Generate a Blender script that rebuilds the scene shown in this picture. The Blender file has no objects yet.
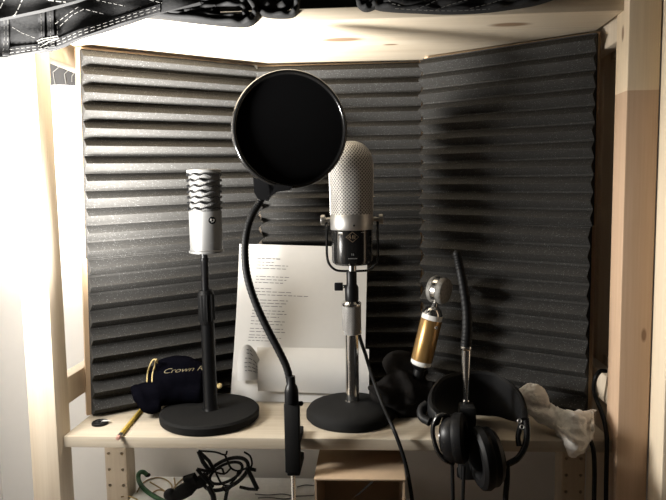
import bpy, bmesh, math, random
from mathutils.bvhtree import BVHTree
from mathutils import Vector, Matrix, Quaternion
random.seed(7)
C = bpy.context.scene.collection
PI = math.pi
# ------------------------------------------------------------------ camera
CP = Vector((0.064526, -0.919057, 0.376354))
YAW, PITCH, ROLL, FPX = -0.0621327, -0.0930854, -0.0155907, 621.53
fw = Vector((math.sin(YAW)*math.cos(PITCH), math.cos(YAW)*math.cos(PITCH), math.sin(PITCH)))
r0 = Vector((math.cos(YAW), -math.sin(YAW), 0)); u0 = r0.cross(fw)
rt = r0*math.cos(ROLL) + u0*math.sin(ROLL); up = rt.cross(fw)
cam = bpy.data.cameras.new('camera'); co = bpy.data.objects.new('camera', cam); C.objects.link(co)
cam.sensor_width = 36; cam.lens = FPX*36/666; cam.clip_start = .01
M = Matrix.Identity(4)
for i in range(3):
    M[i][0], M[i][1], M[i][2], M[i][3] = rt[i], up[i], -fw[i], CP[i]
co.matrix_world = M
bpy.context.scene.camera = co
def ray(px, py): return fw + rt*((px-333)/FPX) - up*((py-250)/FPX)
def U(px, py, Y):                       # photo point at the real depth Y
    d = ray(px, py); return CP + d*((Y-CP.y)/d.y)
def UZ(px, py, Z):
    d = ray(px, py); return CP + d*((Z-CP.z)/d.z)

# ------------------------------------------------------------------ materials
class NT:
    def __init__(s, name):
        s.m = bpy.data.materials.new(name); s.m.use_nodes = True
        s.t = s.m.node_tree; s.b = s.t.nodes['Principled BSDF']
    def n(s, kind, **kw):
        n = s.t.nodes.new(kind)
        for k, v in kw.items():
            if k.startswith('i_'):
                key = k[2:]; key = int(key) if key.isdigit() else key.replace('_', ' ')
                n.inputs[key].default_value = v
            else: setattr(n, k, v)
        return n
    def l(s, a, b): s.t.links.new(a, b)
    def math(s, op, a, b=None, clamp=False):
        n = s.n('ShaderNodeMath', operation=op); n.use_clamp = clamp
        for i, v in enumerate((a, b)):
            if v is None: continue
            if isinstance(v, (int, float)): n.inputs[i].default_value = v
            else: s.l(v, n.inputs[i])
        return n.outputs[0]
    def mix(s, fac, a, b):
        n = s.n('ShaderNodeMix', data_type='RGBA')
        for sock, v in ((n.inputs[0], fac), (n.inputs[6], a), (n.inputs[7], b)):
            if isinstance(v, (int, float)): sock.default_value = v
            elif isinstance(v, tuple): sock.default_value = (*v, 1)[:4]
            else: s.l(v, sock)
        return n.outputs[2]
    def ramp(s, fac, a, b):
        n = s.n('ShaderNodeMapRange'); n.inputs[1].default_value = a; n.inputs[2].default_value = b
        s.l(fac, n.inputs[0]); return n.outputs[0]
    def bump(s, h, strength=.3, dist=.001):
        n = s.n('ShaderNodeBump', i_Strength=strength, i_Distance=dist); s.l(h, n.inputs['Height'])
        s.l(n.outputs[0], s.b.inputs['Normal'])
    def coord(s, scale=(1, 1, 1)):
        tc = s.n('ShaderNodeTexCoord'); mp = s.n('ShaderNodeMapping'); mp.inputs['Scale'].default_value = scale
        s.l(tc.outputs['Object'], mp.inputs[0]); return mp.outputs[0]
    def noise(s, vec, scale, detail=3, rough=.5, dist=0):
        n = s.n('ShaderNodeTexNoise', i_Scale=scale, i_Detail=detail, i_Roughness=rough, i_Distortion=dist)
        s.l(vec, n.inputs['Vector']); return n.outputs[0]

def simple(name, col, rough=.5, metal=0, bumps=0, bscale=400, coat=0, var=.12, sheen=0):
    t = NT(name); t.b.inputs['Roughness'].default_value = rough; t.b.inputs['Metallic'].default_value = metal
    t.b.inputs['Coat Weight'].default_value = coat; t.b.inputs['Sheen Weight'].default_value = sheen
    v = t.coord(); nz = t.noise(v, bscale*.25, 3)
    t.l(t.mix(nz, tuple(c*(1-var) for c in col), tuple(min(1, c*(1+var)) for c in col)), t.b.inputs['Base Color'])
    if bumps: t.bump(t.noise(v, bscale, 4), bumps, .001)
    return t.m

def wood(name, base, dark, axis=0, knots=(), split=None, seams=()):
    """pine: grain runs along axis; knots=(x,y,z,r) in object space; split=(z, colour) a finger joint; seams = glue lines across y"""
    t = NT(name); t.b.inputs['Roughness'].default_value = .55
    sc = [38, 38, 38]; sc[axis] = 2.0
    v = t.coord(tuple(sc)); g = t.noise(v, 1.0, 5, .6, .6)
    sc2 = [260, 260, 260]; sc2[axis] = 6
    g2 = t.noise(t.coord(tuple(sc2)), 1, 2)
    f = t.ramp(g, .35, .72); f = t.math('ADD', t.math('MULTIPLY', f, .7), t.math('MULTIPLY', t.ramp(g2, .3, .7), .4))
    col = t.mix(f, base, dark)
    tc = t.n('ShaderNodeTexCoord'); sp = t.n('ShaderNodeSeparateXYZ'); t.l(tc.outputs['Object'], sp.inputs[0])
    if split:
        z = t.math('GREATER_THAN', sp.outputs[2], split[0])
        col = t.mix(z, t.mix(f, split[1], split[2]), col)
    for sy, w in seams:
        d = t.math('ABSOLUTE', t.math('SUBTRACT', sp.outputs[1], sy))
        m = t.math('LESS_THAN', d, w)
        col = t.mix(t.math('MULTIPLY', m, .45), col, tuple(c*.5 for c in dark))
    for (x, y, zz, r) in knots:
        mp = t.n('ShaderNodeVectorMath', operation='SUBTRACT'); mp.inputs[1].default_value = (x, y, zz)
        t.l(tc.outputs['Object'], mp.inputs[0])
        m2 = t.n('ShaderNodeVectorMath', operation='MULTIPLY'); s3 = [1, 1, 1]; s3[axis] = .38
        m2.inputs[1].default_value = s3; t.l(mp.outputs[0], m2.inputs[0])
        ln = t.n('ShaderNodeVectorMath', operation='LENGTH'); t.l(m2.outputs[0], ln.inputs[0])
        k = t.math('SUBTRACT', 1.0, t.ramp(ln.outputs['Value'], r*.55, r), True)
        col = t.mix(t.math('MULTIPLY', k, .8), col, (.17, .085, .035))
    t.l(col, t.b.inputs['Base Color'])
    t.bump(g2, .08, .0006)
    return t.m

def foam_mat():
    t = NT('charcoal foam'); t.b.inputs['Roughness'].default_value = 1; t.b.inputs['Specular IOR Level'].default_value = .1
    v = t.coord()
    nz = t.noise(v, 300, 3, .7)
    vo = t.n('ShaderNodeTexVoronoi', i_Scale=640); t.l(v, vo.inputs['Vector'])
    vr = t.n('ShaderNodeTexVoronoi', i_Scale=640); t.l(v, vr.inputs['Vector'])
    sep = t.n('ShaderNodeSeparateColor'); t.l(vr.outputs['Color'], sep.inputs[0])
    pick = t.math('GREATER_THAN', sep.outputs[0], .88)
    dot = t.math('MULTIPLY', t.math('LESS_THAN', vo.outputs['Distance'], .34), pick)
    c = t.mix(t.ramp(nz, .3, .7), (.034, .0328, .0308), (.048, .0462, .0434))
    t.l(t.mix(dot, c, (.17, .17, .17)), t.b.inputs['Base Color'])
    t.bump(nz, .3, .0008)
    return t.m

def weave(name, hi, lo, n, m, metal=1.0, rough=.35):
    """woven grille around the object's z axis: n wires round, m per metre up"""
    t = NT(name); t.b.inputs['Roughness'].default_value = rough; t.b.inputs['Metallic'].default_value = metal
    tc = t.n('ShaderNodeTexCoord'); sp = t.n('ShaderNodeSeparateXYZ'); t.l(tc.outputs['Object'], sp.inputs[0])
    a = t.math('ARCTAN2', sp.outputs[0], sp.outputs[1])
    a = t.math('MULTIPLY', a, n); z = t.math('MULTIPLY', sp.outputs[2], m)
    p = t.math('SINE', t.math('ADD', a, z)); q = t.math('SINE', t.math('SUBTRACT', a, z))
    h = t.math('MINIMUM', t.math('ABSOLUTE', p), t.math('ABSOLUTE', q))
    f = t.ramp(h, .25, .65)
    t.l(t.mix(f, hi, lo), t.b.inputs['Base Color'])
    t.bump(t.math('MULTIPLY', f, -1), .5, .0008)
    return t.m

W_shelf = wood('pale pine', (.53, .475, .385), (.40, .335, .25), 0, seams=((.10, .0006), (.2, .0006)),
               knots=())
W_top = wood('pale pine top board', (.68, .60, .475), (.56, .465, .34), 0,
             knots=((.02, .115, 0, .016), (.275, .055, 0, .014), (.10, .16, 0, .006), (.36, .2, 0, .01)), seams=((.085, .0009), (.21, .0006)))
W_post = wood('pine post', (.68, .585, .46), (.57, .47, .35), 2)
W_postR = wood('two-tone pine post', (.80, .66, .48), (.68, .54, .37), 2, split=(1.29, (.60, .43, .30), (.50, .34, .22)),
               knots=((.011, .0, .945, .0045), (-.022, .02, 1.372, .005)))
W_postN = wood('light pine post', (.80, .70, .54), (.72, .60, .44), 2)
W_board = wood('backing board', (.60, .44, .28), (.45, .31, .19), 2)
FOAM = foam_mat()
BLK = simple('black plastic', (.005, .005, .0055), .38, 0)
BLKM = simple('matte black coating', (.007, .007, .007), .8, 0, .4, 900)
GLOSS = simple('gloss black paint', (.008, .008, .008), .16, 0, coat=.6)
RUB = simple('black rubber', (.0035, .0035, .0038), .55)
for _m in (BLKM, RUB, BLK): _m.node_tree.nodes['Principled BSDF'].inputs['Specular IOR Level'].default_value = .2
NYL = simple('black nylon mesh', (.004, .004, .0045), 1, 0, .2, 1500); NYL.node_tree.nodes['Principled BSDF'].inputs['Specular IOR Level'].default_value = .1
CHR = simple('chrome', (.72, .71, .69), .14, 1, var=.02)
SAT = simple('satin silver', (.60, .59, .57), .44, 1, .05, 800, var=.04)
SATG = simple('satin grey metal', (.125, .124, .121), .5, .35, .05, 800, var=.04)
SATB = simple('brushed nickel', (.34, .33, .31), .42, 1, .25, 700, var=.08)
KNURL = weave('knurled chrome', (.36, .35, .335), (.10, .097, .092), 20, 1200, .6, .4)
GRILLE = weave('woven silver grille', (.56, .545, .52), (.10, .097, .092), 18, 540, .25, .45)
GRILLEF = simple('fine steel mesh', (.30, .29, .27), .5, .6, 1.0, 900, var=.7)
GRILLEI = simple('inner wire mesh', (.085, .083, .08), .5, .6, 1.0, 1300, var=.8)
GRILLED = simple('dark inner mesh', (.06, .06, .06), .6, .6, .8, 1500, var=.5)
BRONZE = simple('bronze lacquer', (.42, .25, .09), .32, .7, coat=.4, var=.05)
WHITEP = simple('white plastic', (.80, .79, .75), .4)
PAPER = simple('white paper', (.64, .63, .61), .75, var=.02)
INK = simple('grey print', (.15, .15, .155), .9)
INKD = simple('dark print', (.16, .16, .17), .9)
QUILT = simple('black quilted cloth', (.013, .013, .0133), .85, 0, .5, 160); QUILT.node_tree.nodes['Principled BSDF'].inputs['Specular IOR Level'].default_value = .3
THREAD = simple('pale thread', (.13, .127, .118), .9)
VELV = simple('navy velvet', (.003, .003, .005), 1, 0, .3, 300); VELV.node_tree.nodes['Principled BSDF'].inputs['Specular IOR Level'].default_value = .0
GOLD = simple('gold cord', (.66, .52, .24), .5)
BAGM = simple('black cotton', (.010, .009, .0085), 1, 0, .4, 250); BAGM.node_tree.nodes['Principled BSDF'].inputs['Specular IOR Level'].default_value = .1
SOCK = simple('white knit cotton', (.86, .82, .76), .95, 0, .8, 500, var=.06)
CARD = simple('brown cardboard', (.40, .29, .19), .85, 0, .15, 300, var=.06)
CABW = simple('white lacquer', (.88, .87, .84), .5)
WALL = simple('white wall paint', (.80, .785, .76), .9, 0, .1, 200, var=.02)
FLOOR = wood('floor boards', (.35, .24, .15), (.25, .16, .09), 0)
YEL = simple('yellow pencil lacquer', (.52, .36, .07), .4)
PINK = simple('eraser', (.45, .25, .2), .8)
GREEN = simple('green cable jacket', (.02, .085, .03), .6, 0, .3, 900)
TAN = simple('tan wire', (.34, .24, .10), .5)
GREYB = simple('badge grey', (.5, .5, .48), .4, .6)
COPPER = simple('bronze print', (.20, .15, .10), .45, .4)

# ------------------------------------------------------------------ builders
WL = {}
def tag(o, label, cat, group=None, kind=None):
    if label: o['label'] = label
    if cat: o['category'] = cat
    if group: o['group'] = group
    if kind: o['kind'] = kind
    return o
def thing(name, label, cat, loc, group=None):
    o = bpy.data.objects.new(name, None); C.objects.link(o); o.location = loc; o.empty_display_size = .03
    WL[o.name] = Vector(loc); return tag(o, label, cat, group)

def spline(pts, n=8):
    pts = [Vector(p) for p in pts]
    if len(pts) < 3: return pts
    out = []; P = [pts[0]*2-pts[1]] + pts + [pts[-1]*2-pts[-2]]
    for i in range(1, len(P)-2):
        a, b, c, d = P[i-1:i+3]
        for k in range(n):
            t = k/n
            out.append(.5*((2*b) + (c-a)*t + (2*a-5*b+4*c-d)*t*t + (3*b-a-3*c+d)*t**3))
    out.append(pts[-1]); return out

class MB:
    def __init__(s): s.bm = bmesh.new()
    def box(s, lo, hi, bevel=0):
        vs = [s.bm.verts.new((x, y, z)) for x in (lo[0], hi[0]) for y in (lo[1], hi[1]) for z in (lo[2], hi[2])]
        fs = [s.bm.faces.new([vs[i] for i in f]) for f in ((0, 1, 3, 2), (4, 6, 7, 5), (0, 4, 5, 1), (2, 3, 7, 6), (0, 2, 6, 4), (1, 5, 7, 3))]
        if bevel:
            es = list({e for f in fs for e in f.edges})
            bmesh.ops.bevel(s.bm, geom=es, offset=bevel, segments=2, affect='EDGES', profile=.5)
        return s
    def loft(s, rings, cap=True, closed=True):
        R = [[s.bm.verts.new(p) for p in r] for r in rings]; n = len(R[0])
        for a, b in zip(R, R[1:]):
            for i in range(n if closed else n-1):
                j = (i+1) % n; s.bm.faces.new((a[i], a[j], b[j], b[i]))
        if cap and closed:
            s.bm.faces.new(list(reversed(R[0]))); s.bm.faces.new(R[-1])
        return s
    def tube(s, pts, r, seg=10, flat=1.0, cap=True, closed=False):
        pts = [Vector(p) for p in pts]; n = len(pts)
        rs = r if isinstance(r, (list, tuple)) else [r]*n
        if len(rs) != n: rs = [rs[min(len(rs)-1, int(i*(len(rs)-1)/(n-1)))] + (rs[min(len(rs)-1, int(i*(len(rs)-1)/(n-1))+1)]-rs[min(len(rs)-1, int(i*(len(rs)-1)/(n-1)))])*((i*(len(rs)-1)/(n-1)) % 1) for i in range(n)]
        T = []
        for i in range(n):
            a = pts[i-1] if (i or closed) else pts[i]; b = pts[(i+1) % n] if (i < n-1 or closed) else pts[i]
            d = b-a; T.append(d.normalized() if d.length > 1e-9 else Vector((0, 0, 1)))
        ref = Vector((0, 0, 1)) if abs(T[0].z) < .9 else Vector((0, 1, 0))
        N = (ref - T[0]*ref.dot(T[0])).normalized(); rings = []
        for i in range(n):
            if i:
                q = T[i-1].rotation_difference(T[i]); N = q @ N
                N = (N - T[i]*N.dot(T[i])).normalized()
            B = T[i].cross(N)
            rings.append([pts[i] + (N*math.cos(2*PI*k/seg)*flat + B*math.sin(2*PI*k/seg))*rs[i] for k in range(seg)])
        if closed:
            rings.append(rings[0]); R = [[s.bm.verts.new(p) for p in rg] for rg in rings[:-1]]
            # align the last ring to the first
            best = min(range(seg), key=lambda o: sum((rings[-2][k]-rings[0][(k+o) % seg]).length for k in range(seg)))
            for i in range(n):
                a = R[i]; b = R[(i+1) % n]
                for k in range(seg):
                    o = best if i == n-1 else 0
                    s.bm.faces.new((a[k], a[(k+1) % seg], b[(k+1+o) % seg], b[(k+o) % seg]))
            return s
        return s.loft(rings, cap)
    def lathe(s, prof, seg=40, mat=None):
        mat = mat or Matrix.Identity(4)
        rings = [[mat @ Vector((max(r, 1e-5)*math.cos(2*PI*k/seg), max(r, 1e-5)*math.sin(2*PI*k/seg), z)) for k in range(seg)] for r, z in prof]
        return s.loft(rings, True)
    def torus(s, c, n, R, r, seg=48, rs=10, flat=1):
        n = Vector(n).normalized(); a = n.orthogonal().normalized(); b = n.cross(a); c = Vector(c)
        rings = [[c + (a*math.cos(t)+b*math.sin(t))*(R+r*math.cos(p)) + n*r*flat*math.sin(p) for p in [2*PI*k/rs for k in range(rs)]] for t in [2*PI*i/seg for i in range(seg)]]
        Vv = [[s.bm.verts.new(p) for p in rg] for rg in rings]
        for i in range(seg):
            for k in range(rs):
                s.bm.faces.new((Vv[i][k], Vv[i][(k+1) % rs], Vv[(i+1) % seg][(k+1) % rs], Vv[(i+1) % seg][k]))
        return s
    def sphere(s, c, r, sc=(1, 1, 1), mat=None, u=20, v=12):
        m = Matrix.Translation(Vector(c)) @ (mat or Matrix.Identity(4)) @ Matrix.Diagonal((r*sc[0], r*sc[1], r*sc[2], 1))
        bmesh.ops.create_uvsphere(s.bm, u_segments=u, v_segments=v, radius=1, matrix=m); return s
    def prism(s, poly, d):                        # polygon of points pushed by vector d
        a = [s.bm.verts.new(p) for p in poly]; b = [s.bm.verts.new(Vector(p)+Vector(d)) for p in poly]; n = len(a)
        s.bm.faces.new(a); s.bm.faces.new(list(reversed(b)))
        for i in range(n): s.bm.faces.new((a[i], b[i], b[(i+1) % n], a[(i+1) % n]))
        return s
    def sheet(s, rows, th):                       # grid of points with a thickness
        nr, nc = len(rows), len(rows[0]); P = rows; Nn = [[None]*nc for _ in range(nr)]
        for i in range(nr):
            for j in range(nc):
                du = P[i][min(j+1, nc-1)]-P[i][max(j-1, 0)]; dv = P[min(i+1, nr-1)][j]-P[max(i-1, 0)][j]
                Nn[i][j] = du.cross(dv).normalized()
        A = [[s.bm.verts.new(P[i][j]) for j in range(nc)] for i in range(nr)]
        B = [[s.bm.verts.new(P[i][j]-Nn[i][j]*th) for j in range(nc)] for i in range(nr)]
        for i in range(nr-1):
            for j in range(nc-1):
                s.bm.faces.new((A[i][j], A[i][j+1], A[i+1][j+1], A[i+1][j]))
                s.bm.faces.new((B[i][j], B[i+1][j], B[i+1][j+1], B[i][j+1]))
        def edge(x, y, a, b): s.bm.faces.new((x, a, b, y))
        for j in range(nc-1): edge(A[0][j], A[0][j+1], B[0][j], B[0][j+1]); edge(A[-1][j+1], A[-1][j], B[-1][j+1], B[-1][j])
        for i in range(nr-1): edge(A[i+1][0], A[i][0], B[i+1][0], B[i][0]); edge(A[i][-1], A[i+1][-1], B[i][-1], B[i+1][-1])
        return s
    def dashes(s, path, r=.0007, dash=.005, gap=.003, seg=5):
        path = [Vector(p) for p in path]; acc = 0; cur = [path[0]]; on = True
        for a, b in zip(path, path[1:]):
            L = (b-a).length; pos = 0
            while pos < L:
                lim = dash if on else gap; step = min(lim-acc, L-pos); pos += step; acc += step
                p = a.lerp(b, pos/L) if L > 0 else a
                if on: cur.append(p)
                if acc >= lim-1e-9:
                    if on and len(cur) > 1 and (cur[-1]-cur[0]).length > 1e-4: s.tube(cur, r, seg)
                    on = not on; acc = 0; cur = [p]
        if on and len(cur) > 1 and (cur[-1]-cur[0]).length > 1e-4: s.tube(cur, r, seg)
        return s
    def build(s, name, mat, parent=None, loc=None, sharp=35, label=None):
        bmesh.ops.recalc_face_normals(s.bm, faces=s.bm.faces)
        base = WL[parent.name] if parent else Vector(loc if loc is not None else (0, 0, 0))
        bmesh.ops.translate(s.bm, verts=s.bm.verts, vec=-base)
        me = bpy.data.meshes.new(name); s.bm.to_mesh(me); s.bm.free()
        me.polygons.foreach_set('use_smooth', [True]*len(me.polygons))
        me.set_sharp_from_angle(angle=math.radians(sharp))
        me.materials.append(mat)
        o = bpy.data.objects.new(name, me); C.objects.link(o)
        if parent: o.parent = parent
        else: o.location = base
        WL[o.name] = base
        if label: o['label'] = label
        return o

def axis_mat(a, b):
    a, b = Vector(a), Vector(b); q = Vector((0, 0, 1)).rotation_difference((b-a).normalized())
    return Matrix.Translation(a) @ q.to_matrix().to_4x4(), (b-a).length
def cyl(a, b, r, r2=None, seg=24, bev=0):
    m, L = axis_mat(a, b); r2 = r if r2 is None else r2; mb = MB()
    return mb.lathe([(r-bev, 0), (r, bev), (r2, L-bev), (r2-bev, L)] if bev else [(r, 0), (r2, L)], seg, m)
def add_cyl(mb, a, b, r, r2=None, seg=20):
    m, L = axis_mat(a, b); mb.lathe([(r, 0), (r if r2 is None else r2, L)], seg, m); return mb
def remesh(o, voxel, smooth=6, disp=0, dscale=.03):
    m = o.modifiers.new('remesh', 'REMESH'); m.mode = 'VOXEL'; m.voxel_size = voxel
    m2 = o.modifiers.new('smooth', 'SMOOTH'); m2.iterations = smooth; m2.factor = .5
    if disp:
        tx = bpy.data.textures.new(o.name+' folds', 'CLOUDS'); tx.noise_scale = dscale
        m3 = o.modifiers.new('folds', 'DISPLACE'); m3.texture = tx; m3.strength = disp; m3.mid_level = .5
    dg = bpy.context.evaluated_depsgraph_get(); dg.update()
    me = bpy.data.meshes.new_from_object(o.evaluated_get(dg)); o.modifiers.clear(); o.data = me
    me.polygons.foreach_set('use_smooth', [True]*len(me.polygons))
    return o
def blobs(path, radii, flat=1, n=5):
    pts = spline(path, n); m = MB()
    m.tube(pts, radii, 14, flat); return m

# ------------------------------------------------------------------ setting
FZ = -.78
MB().box((-.77, -2.0, FZ), (-.70-.06, .44, 1.7)).build('wall_left', WALL)['kind'] = 'structure'
MB().box((-.76, .36, FZ), (2.2, .44, 1.7)).build('wall_back', WALL)['kind'] = 'structure'
MB().box((-.77, -2.0, FZ-.05), (2.2, .44, FZ)).build('floor', FLOOR)['kind'] = 'structure'

# ------------------------------------------------------------------ shelving unit
def cut_holes(o, holes, r=.0033):
    m = MB()
    for (x, y0, y1, z) in holes: add_cyl(m, (x, y0, z), (x, y1, z), r, None, 12)
    c = m.build('hole cutter', BLK)
    b = o.modifiers.new('holes', 'BOOLEAN'); b.object = c; b.operation = 'DIFFERENCE'; b.solver = 'EXACT'
    loc = o.location.copy(); wl = WL[o.name]
    p = o.parent
    o.parent = None; o.location = wl
    dg = bpy.context.evaluated_depsgraph_get(); dg.update()
    me = bpy.data.meshes.new_from_object(o.evaluated_get(dg)); o.modifiers.clear(); o.data = me
    me.polygons.foreach_set('use_smooth', [True]*len(me.polygons)); me.set_sharp_from_angle(angle=.5)
    o.parent = p; o.location = loc
    bpy.data.objects.remove(c)
def side_frame(x0, label, wf, holes=True, top=.82, wb=None, yo=0):
    x1 = x0+.044
    t = thing('shelf_side_frame', label, 'shelf frame', ((x0+x1)/2, -.018+yo, FZ), 'side frames of the pine shelving')
    MB().box((x0, -.018+yo, FZ), (x1, .026+yo, top), .002).build('post', wf, t)
    p = MB().box((x0, .238+yo, FZ), (x1, .282+yo, top), .002).build('post', wb or W_post, t)
    if holes:
        hz = [U(112.6, y, .238).z for y in (453.7, 469.6, 485.7)]
        dz = hz[0]-hz[1]; hs = [hz[0]-dz*k for k in range(-1, 6)]
        cut_holes(p, [((x0+x1)/2+s*.0135, .22, .25, z) for z in hs for s in (-1, 1)])
    for z0, z1 in ((.592, .637), (.0365, .081), (-.62, -.575)):
        MB().box((x0+.011, .022+yo, z0), (x1-.011, .242+yo, z1), .0015).build('rail', W_board if z0 > .7 else W_post, t)
    return t
side_frame(-.467, 'pale pine ladder frame at the left end of the shelves, brightly lit', W_post)
side_frame(.420, 'pine ladder frame at the right shelf ends, its post brown below and pale on top', W_postR)
t = side_frame(.4643, 'light pine post of the next shelving unit, cut by the right edge of the photo', W_postN, False, yo=-.0445)

def board(z0, z1, mat, label, nm='shelf_board'):
    o = MB().box((-.4228, 0, z0), (.4198, .30, z1), .0015).build(nm, mat, None, (0, 0, z0 if z0 > 0 else z1))
    return tag(o, label, 'shelf', 'pine shelf boards')
board(-.018, 0, W_shelf, 'pale pine shelf board that carries the microphone stands')
board(.622, .640, W_top, 'pale pine shelf board above the foam, with knots on its underside')

# ------------------------------------------------------------------ acoustic foam panels
def foam_sheet(bl, br, tl, tr, n, depth, normal, base=.012):
    """wedge foam between four corners, ridges running from left to right"""
    bl, br, tl, tr = map(Vector, (bl, br, tl, tr)); m = MB(); normal = Vector(normal)
    prof = []
    for i in range(n):
        for f, h in ((0, .03), (.06, .0), (.46, .95), (.5, 1.0), (.54, .95), (.94, .0)):
            prof.append(((i+f)/n, base + depth*(h)))
    prof.append((1.0, base+depth*.04))
    segs = 14; rings = []
    for k in range(segs+1):
        u = k/segs
        a = bl.lerp(br, u); b = tl.lerp(tr, u)
        rg = [a.lerp(b, v) + normal*(h + .00015*math.sin(17*v*n+u*9)*math.sin(u*21+v*5)) for v, h in prof]
        rg += [b, a]
        rings.append(rg)
    m.loft(rings, True); return m
def panel(label, b0, b1, n_top, n_bot, tilt, split, lip=0, lean=0):
    b0, b1 = Vector(b0), Vector(b1); d = (b1-b0).normalized(); nn = Vector((d.y, -d.x, 0))
    if nn.y > 0: nn = -nn
    t = thing('acoustic_panel', label, 'acoustic foam', ((b0+b1)/2), 'acoustic foam panels behind the microphones')
    H = .6205; bk = .009
    pts = [b0, b1, b1-nn*bk, b0-nn*bk]
    hi_ = [b0+d*lean, b1, b1-nn*bk, b0+d*lean-nn*bk]
    MB().loft([[p+Vector((0, 0, .0003)) for p in pts], [p+Vector((0, 0, H)) for p in hi_]]).build('backing_board', W_board, t)
    z0l, z0r = split - tilt, split + tilt; up_ = Vector((0, 0, 1))
    e = d*.004
    ea = e*1.2
    foam_sheet(b0+e+d*lip+up_*.002, b1-ea+up_*.002, b0+e+d*lip+up_*(z0l-.0006)+d*lean*.45, b1-ea+up_*(z0r-.0006), n_bot, .0195, nn).build('foam_sheet', FOAM, t, sharp=50)
    foam_sheet(b0+e*.6+d*lip+up_*(z0l)+d*lean*.45, b1-e*.6+up_*(z0r), b0+e*.6+d*lip+up_*(H-.006)+d*lean, b1-e*.6+up_*(H-.004), n_top, .0195, nn).build('foam_sheet', FOAM, t, sharp=50)
    return t
panel('left ridged grey foam panel, brightly lit, angled in from the left post', (-.4265, .0905, 0), (-.158, .284, 0), 12, 9, .004, .275, .0035, .013)
panel('middle ridged grey foam panel, square on behind the paper and pop filter', (-.150, .286, 0), (.163, .298, 0), 12, 10, 0, .30)
panel('right ridged grey foam panel, darkest, angled behind the gooseneck and brown microphone', (.165, .257, 0), (.4250, .106, 0), 11, 10, -.003, .318)

# ------------------------------------------------------------------ left microphone on its stand
def at(px, py, Y): return U(px, py, Y)
sx, sy = -.2095, .082
t = thing('microphone_stand', 'matte black round-base desk stand under the silver microphone with the coiled cage', 'microphone stand', (sx, sy, 0), 'desktop microphone stands')
MB().lathe([(.078, 0), (.082, .003), (.083, .013), (.080, .0165), (0, .0168)], 64, Matrix.Translation((sx, sy, 0))).build('base', BLKM, t)
px_ = U(208.5, 350, sy).x
zs = lambda y, Y=sy: U(208, y, Y).z
MB().lathe([(.014, .0165), (.0115, .021), (.011, zs(323)), (0, zs(323))], 24, Matrix.Translation((px_, sy, 0))).build('pole', BLK, t)
m = MB().lathe([(.0115, zs(324)), (.0128, zs(322)), (.0128, zs(293)), (.0105, zs(290)), (0, zs(290))], 28, Matrix.Translation((px_-.001, sy, 0)))
for k in range(10):
    a = 2*PI*k/10; m.box((px_-.001+math.cos(a)*.0128-.001, sy+math.sin(a)*.0128-.001, zs(320)), (px_-.001+math.cos(a)*.0128+.001, sy+math.sin(a)*.0128+.001, zs(294)))
m.build('clutch', RUB, t)
m = MB().lathe([(.0066, zs(291)), (.0066, zs(262)), (.0075, zs(261)), (.0075, zs(259)), (.006, zs(258)), (.006, zs(252.5)), (0, zs(252.5))], 24, Matrix.Translation((px_-.0015, sy, 0)))
m.build('upper_tube', BLK, t)

mx = U(206, 232, sy).x; z0, z1, z2 = zs(252.5), zs(211), zs(169.5)
t = thing('microphone', 'silver condenser microphone with a coiled wire cage, upright on the left stand', 'microphone', (mx, sy, z0))
T0 = Matrix.Translation((mx, sy, 0)); R = .0272
MB().lathe([(0, z0), (R, z0), (R, z0+.004), (R-.0008, z0+.0045), (R-.0008, z1-.003), (R-.0005, z1), (0, z1)], 56, T0).build('body', SATG, t)
MB().lathe([(R+.0012, z0+.001), (R+.0014, z0+.002), (R+.0012, z0+.004), (R-.001, z0+.005), (R-.001, z0+.0009)], 56, T0).build('base_ring', SATG, t)
MB().lathe([(R-.0022, z1), (R-.0022, z2-.004)], 48, T0).build('inner_mesh', GRILLEI, t)
m = MB().lathe([(R-.002, z2-.006), (R+.0005, z2-.005), (R+.0005, z2-.001), (R-.001, z2), (0, z2+.0006)], 56, T0); m.build('top_cap', SATG, t)
nr = 7
for i in range(nr):
    g = MB(); zc = z1+.0045+(z2-z1-.013)*i/(nr-1)
    pts = [Vector((mx+math.cos(a)*(R-.0002), sy+math.sin(a)*(R-.0002), zc+.0013*math.sin(9*a+PI*(i % 2)+.6))) for a in [2*PI*k/108 for k in range(108)]]
    g.tube(pts, .0015, 8, closed=True, flat=.8); g.build('wave_ring', BLK, t)
def on_cyl(ax, ay, Rr, px, py, Y, lift=.0):        # front of a cylinder seen at a photo point
    q = U(px, py, Y-Rr*.9); a = math.asin(max(-1, min(1, (q.x-ax)/Rr)))
    n = Vector((math.sin(a), -math.cos(a), 0)); return Vector((ax, ay, q.z))+n*(Rr+lift), n
def strip(mb, ax, ay, Rr, a0, a1, za, zb, th=.0004, n=8):   # curved patch on a cylinder
    rows = [[Vector((ax+math.sin(a0+(a1-a0)*j/n)*(Rr+th), ay-math.cos(a0+(a1-a0)*j/n)*(Rr+th), z)) for j in range(n+1)] for z in (za, zb)]
    mb.sheet(rows, th*.9)
def badge(mb, ax, ay, Rr, ac, zc, shape, lift=.0005, th=.0006):   # polygon (u,v) wrapped on a cylinder
    poly = [Vector((ax+math.sin(ac+u/Rr)*(Rr+lift), ay-math.cos(ac+u/Rr)*(Rr+lift), zc+v)) for u, v in shape]
    mb.prism(poly, Vector((-math.sin(ac), math.cos(ac), 0))*th)
pt, nn = on_cyl(mx, sy, R, 212, 220.5, sy); ac = math.atan2(nn.x, -nn.y)
g = MB(); badge(g, mx, sy, R-.0008, ac, pt.z, [(.0064*math.cos(a), .0060*math.sin(a)) for a in [2*PI*k/20 for k in range(20)]])
bd = g.build('badge', GLOSS, t, label='round black badge')
g = MB()
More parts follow.
